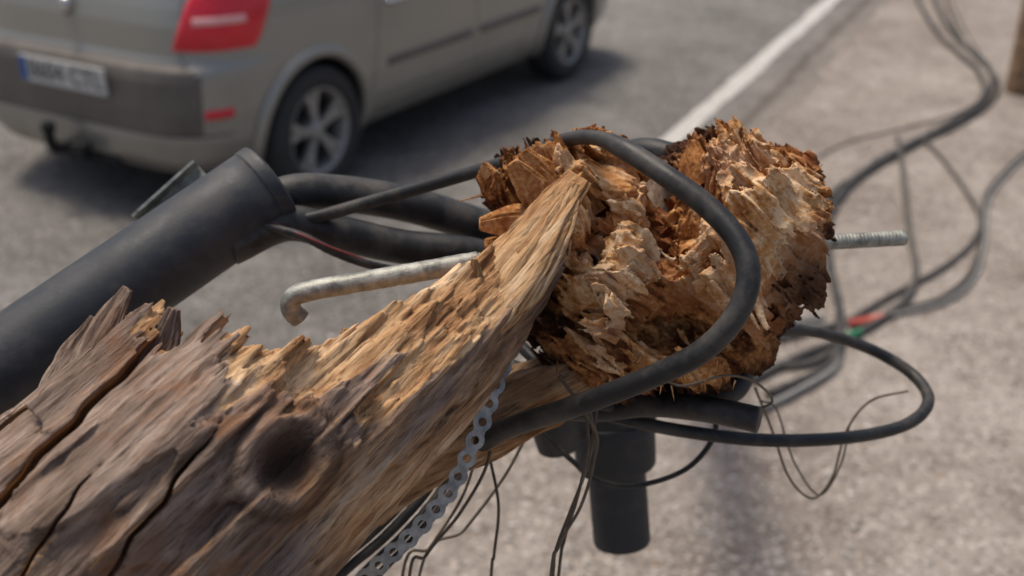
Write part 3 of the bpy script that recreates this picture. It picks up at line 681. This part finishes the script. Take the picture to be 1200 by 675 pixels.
for sg in (1, -1):
    f = (lambda g: g) if sg == 1 else (lambda g: (lambda z: -g(z)))
    panel('tail_light', .78, 1.20, f(lambda z: ph_rear(z, -.62-.14*(z-.79)/.4)), f(lambda z: ph_side(z, .30+.34*(z-.79)/.4)), .012, M_tail)
    panel('tail_light_band', .89, .945, f(lambda z: ph_rear(z, -.72)), f(lambda z: ph_side(z, .26)), .015, M_tail2, 4)
    panel('tail_light_band', 1.01, 1.08, f(lambda z: ph_rear(z, -.76)), f(lambda z: ph_side(z, .36)), .015, M_tail2, 4)
    panel('reflector', .50, .55, f(lambda z: ph_rear(z, -.80)), f(lambda z: ph_side(z, .07)), .008, M_tail, 4, 12)
    panel('door_moulding', .515, .565, f(lambda z: ph_side(z, 1.22)), f(lambda z: ph_side(z, 2.04)), .014, M_band, 4, 20)
    panel('door_moulding', .515, .565, f(lambda z: ph_side(z, 2.08)), f(lambda z: ph_side(z, 2.80)), .014, M_band, 4, 20)
    for x0, sl in ((1.14, -.15), (2.06, 0), (2.84, .05)):
        panel('door_seam', .30, 1.05, f(lambda z: ph_side(z, x0+sl*(.6-z))), f(lambda z: ph_side(z, x0+sl*(.6-z)+.016)), .002, M_seam, 16, 2)
    panel('sill_seam', .30, .314, f(lambda z: ph_side(z, 1.12)), f(lambda z: ph_side(z, 2.82)), .003, M_seam, 2, 30)
    panel('window_trim', 1.045, 1.07, f(lambda z: ph_side(z, .55)), f(lambda z: ph_side(z, 2.95)), .006, M_dark, 3, 30)
    for x0 in (1.25, 2.2):
        x, y = bxy(.84, ph_side(.84, x0)); ya = abs(y)
        tube('door_handle', [(x, -sg*ya*.995, .835), (x+.03, -sg*(ya+.022), .84), (x+.15, -sg*(ya+.024), .84), (x+.18, -sg*ya*.995, .835)], .014, M_chr, n=24, seg=10, parent=car)
    for xa in (.71, FX):
        P = []
        for a in np.linspace(math.radians(-14), math.radians(194), 40):
            xx_, zz_ = xa+.372*math.cos(a), .325+.372*math.sin(a)
            _, yy_ = bxy(max(zz_, .21), ph_side(max(zz_, .21), xx_)); P.append((xx_, sg*(yy_+.007), zz_))
        tube('arch_flare', P, .032, M_paintc, seg=12, parent=car, smoothpath=False)
        W = empty('wheel'); W.parent = car; W.location = (xa, sg*-.79, .315); W.rotation_euler = (0, random.random()*6, 0 if sg == 1 else math.pi)
        lathe('tyre', [(.205, .085), (.215, .098), (.25, .106), (.285, .104), (.303, .092), (.313, .06), (.316, 0), (.313, -.06), (.303, -.092), (.285, -.104), (.25, -.106), (.215, -.098), (.205, -.085)], M_tyre, W, close=True)
        lathe('rim_barrel', [(.207, -.09), (.212, -.094), (.206, -.098), (.196, -.085), (.190, -.03), (.186, .08), (.205, .085)], M_rim, W)
        lathe('brake_disc', [(.001, -.005), (.14, -.005), (.145, .0), (.19, .02)], M_dark, W)
        lathe('hub', [(.001, -.088), (.03, -.086), (.048, -.076), (.055, -.05), (.055, -.0)], M_rim, W, seg=32)
        for k in range(5):
            an = 2*math.pi*k/5
            for dd in (-.10, .10):
                V = []
                for rr, wdt, yy0, an2 in ((.04, .022, -.074, 0), (.12, .020, -.076, dd*.8), (.197, .024, -.082, dd*1.7)):
                    for s1 in (-1, 1):
                        for y1 in (0, .028):
                            aa = an+an2; V.append((rr*math.cos(aa)-s1*wdt*math.sin(aa)*.8, yy0+y1, rr*math.sin(aa)+s1*wdt*math.cos(aa)*.8))
                Fc = []
                for b in (0, 4): Fc += [(b, b+4, b+6, b+2), (b+1, b+3, b+7, b+5), (b, b+1, b+5, b+4), (b+2, b+6, b+7, b+3)]
                mk('spoke', V, Fc, M_rim, False, W)
panel('tailgate_seam', .736, .748, lambda z: -ph_rear(z, -.74), lambda z: ph_rear(z, -.74)+2*math.pi, .002, M_seam, 2, 60)
for sg in (1, -1):
    fr = (lambda z, sg=sg: math.atan2(sg*.665/lay(z, hw), -1) % (2*math.pi)); fr2 = (lambda z, sg=sg: math.atan2(sg*.679/lay(z, hw), -1) % (2*math.pi))
    panel('tailgate_side_seam', .745, 1.07, fr, fr2, .002, M_seam, 14, 2)
    panel('head_light', .66, .84, (lambda z, s=sg: math.atan2(s*.45/lay(z, hw), 1) % (2*math.pi)), (lambda z, s=sg: math.atan2(s*1, ((3.7-(lay(z, xr)+lay(z, xf))/2)/((lay(z, xf)-lay(z, xr))/2))) % (2*math.pi)), .008, M_chr, 6, 20)
    x, y = bxy(1.08, ph_side(1.08, 2.95)); lathe('mirror', [(.001, -.09), (.05, -.08), (.07, -.03), (.07, .05), (.05, .08), (.001, .085)], M_paintc, car, Matrix.Translation((x, -sg*(abs(y)+.10), 1.1)), 20)
panel('bumper_crease', .425, .437, lambda z: -ph_side(z, .10), lambda z: ph_side(z, .10)+2*math.pi, .004, M_seam, 2, 90)
box('plate', (-.012, -.02, .635), (.012, .57, .124), M_white, car, bev=.004)
box('plate_band', (-.0195, .240, .635), (.003, .044, .112), M_blue, car)
tcv = bpy.data.curves.new('plate_text', 'FONT'); tcv.body = "8604 CTL"; tcv.size = .120; tcv.extrude = .001; tcv.align_x = 'CENTER'; tcv.align_y = 'CENTER'; tcv.materials.append(M_blk)
to = bpy.data.objects.new('plate_text', tcv); link(to, car); to.matrix_local = Matrix(((0, 0, -1, -.0205), (-1, 0, 0, -.042), (0, 1, 0, .635), (0, 0, 0, 1)))
tube('tow_bar', [(.2, .05, .30), (.05, .05, .285), (-.06, .05, .29), (-.085, .05, .33), (-.085, .05, .375)], .024, M_dark, n=30, seg=12, parent=car)
lathe('tow_ball', [(.001, .035), (.022, .028), (.034, .008), (.034, -.008), (.022, -.028), (.001, -.035)], M_dark, car, Matrix.Translation((-.085, .05, .40)), 20)
box('tow_socket', (-.03, -.08, .29), (.06, .10, .08), M_dark, car, bev=.01)
box('tow_mount', (.06, 0, .25), (.05, .5, .05), M_dark, car, bev=.01)
lathe('emblem', [(.001, -.012), (.03, -.01), (.04, .0), (.04, .02)], M_chr, car, Matrix.Translation((.07, 0, .93)) @ Matrix.Rotation(math.pi/2, 4, 'Z') @ Matrix.Rotation(math.pi, 4, 'X') @ Matrix.Diagonal((.8, 1, 1.25, 1)), 4)

# ------------------------------------------------------------------ light
w = bpy.data.worlds.new("World"); S.world = w; w.use_nodes = True; nt = w.node_tree
sk = nt.nodes.new('ShaderNodeTexSky'); sk.sky_type = 'NISHITA'; sk.sun_disc = False
sd = Vector((-.24, .22, .92)).normalized()
el = math.asin(sd.z); rot = math.atan2(sd.x, sd.y)
sk.sun_elevation = el; sk.sun_rotation = rot; sk.air_density = 1.0; sk.dust_density = 5.0; sk.ozone_density = .3
bg = nt.nodes['Background']; bg.inputs['Strength'].default_value = .135
nt.links.new(sk.outputs[0], bg.inputs[0])
sl = bpy.data.lights.new('sun', 'SUN'); sl.energy = 2.7; sl.angle = math.radians(15); sl.color = (1, .91, .78)
so = bpy.data.objects.new('sun', sl); link(so); so.rotation_euler = sd.to_track_quat('Z', 'Y').to_euler()
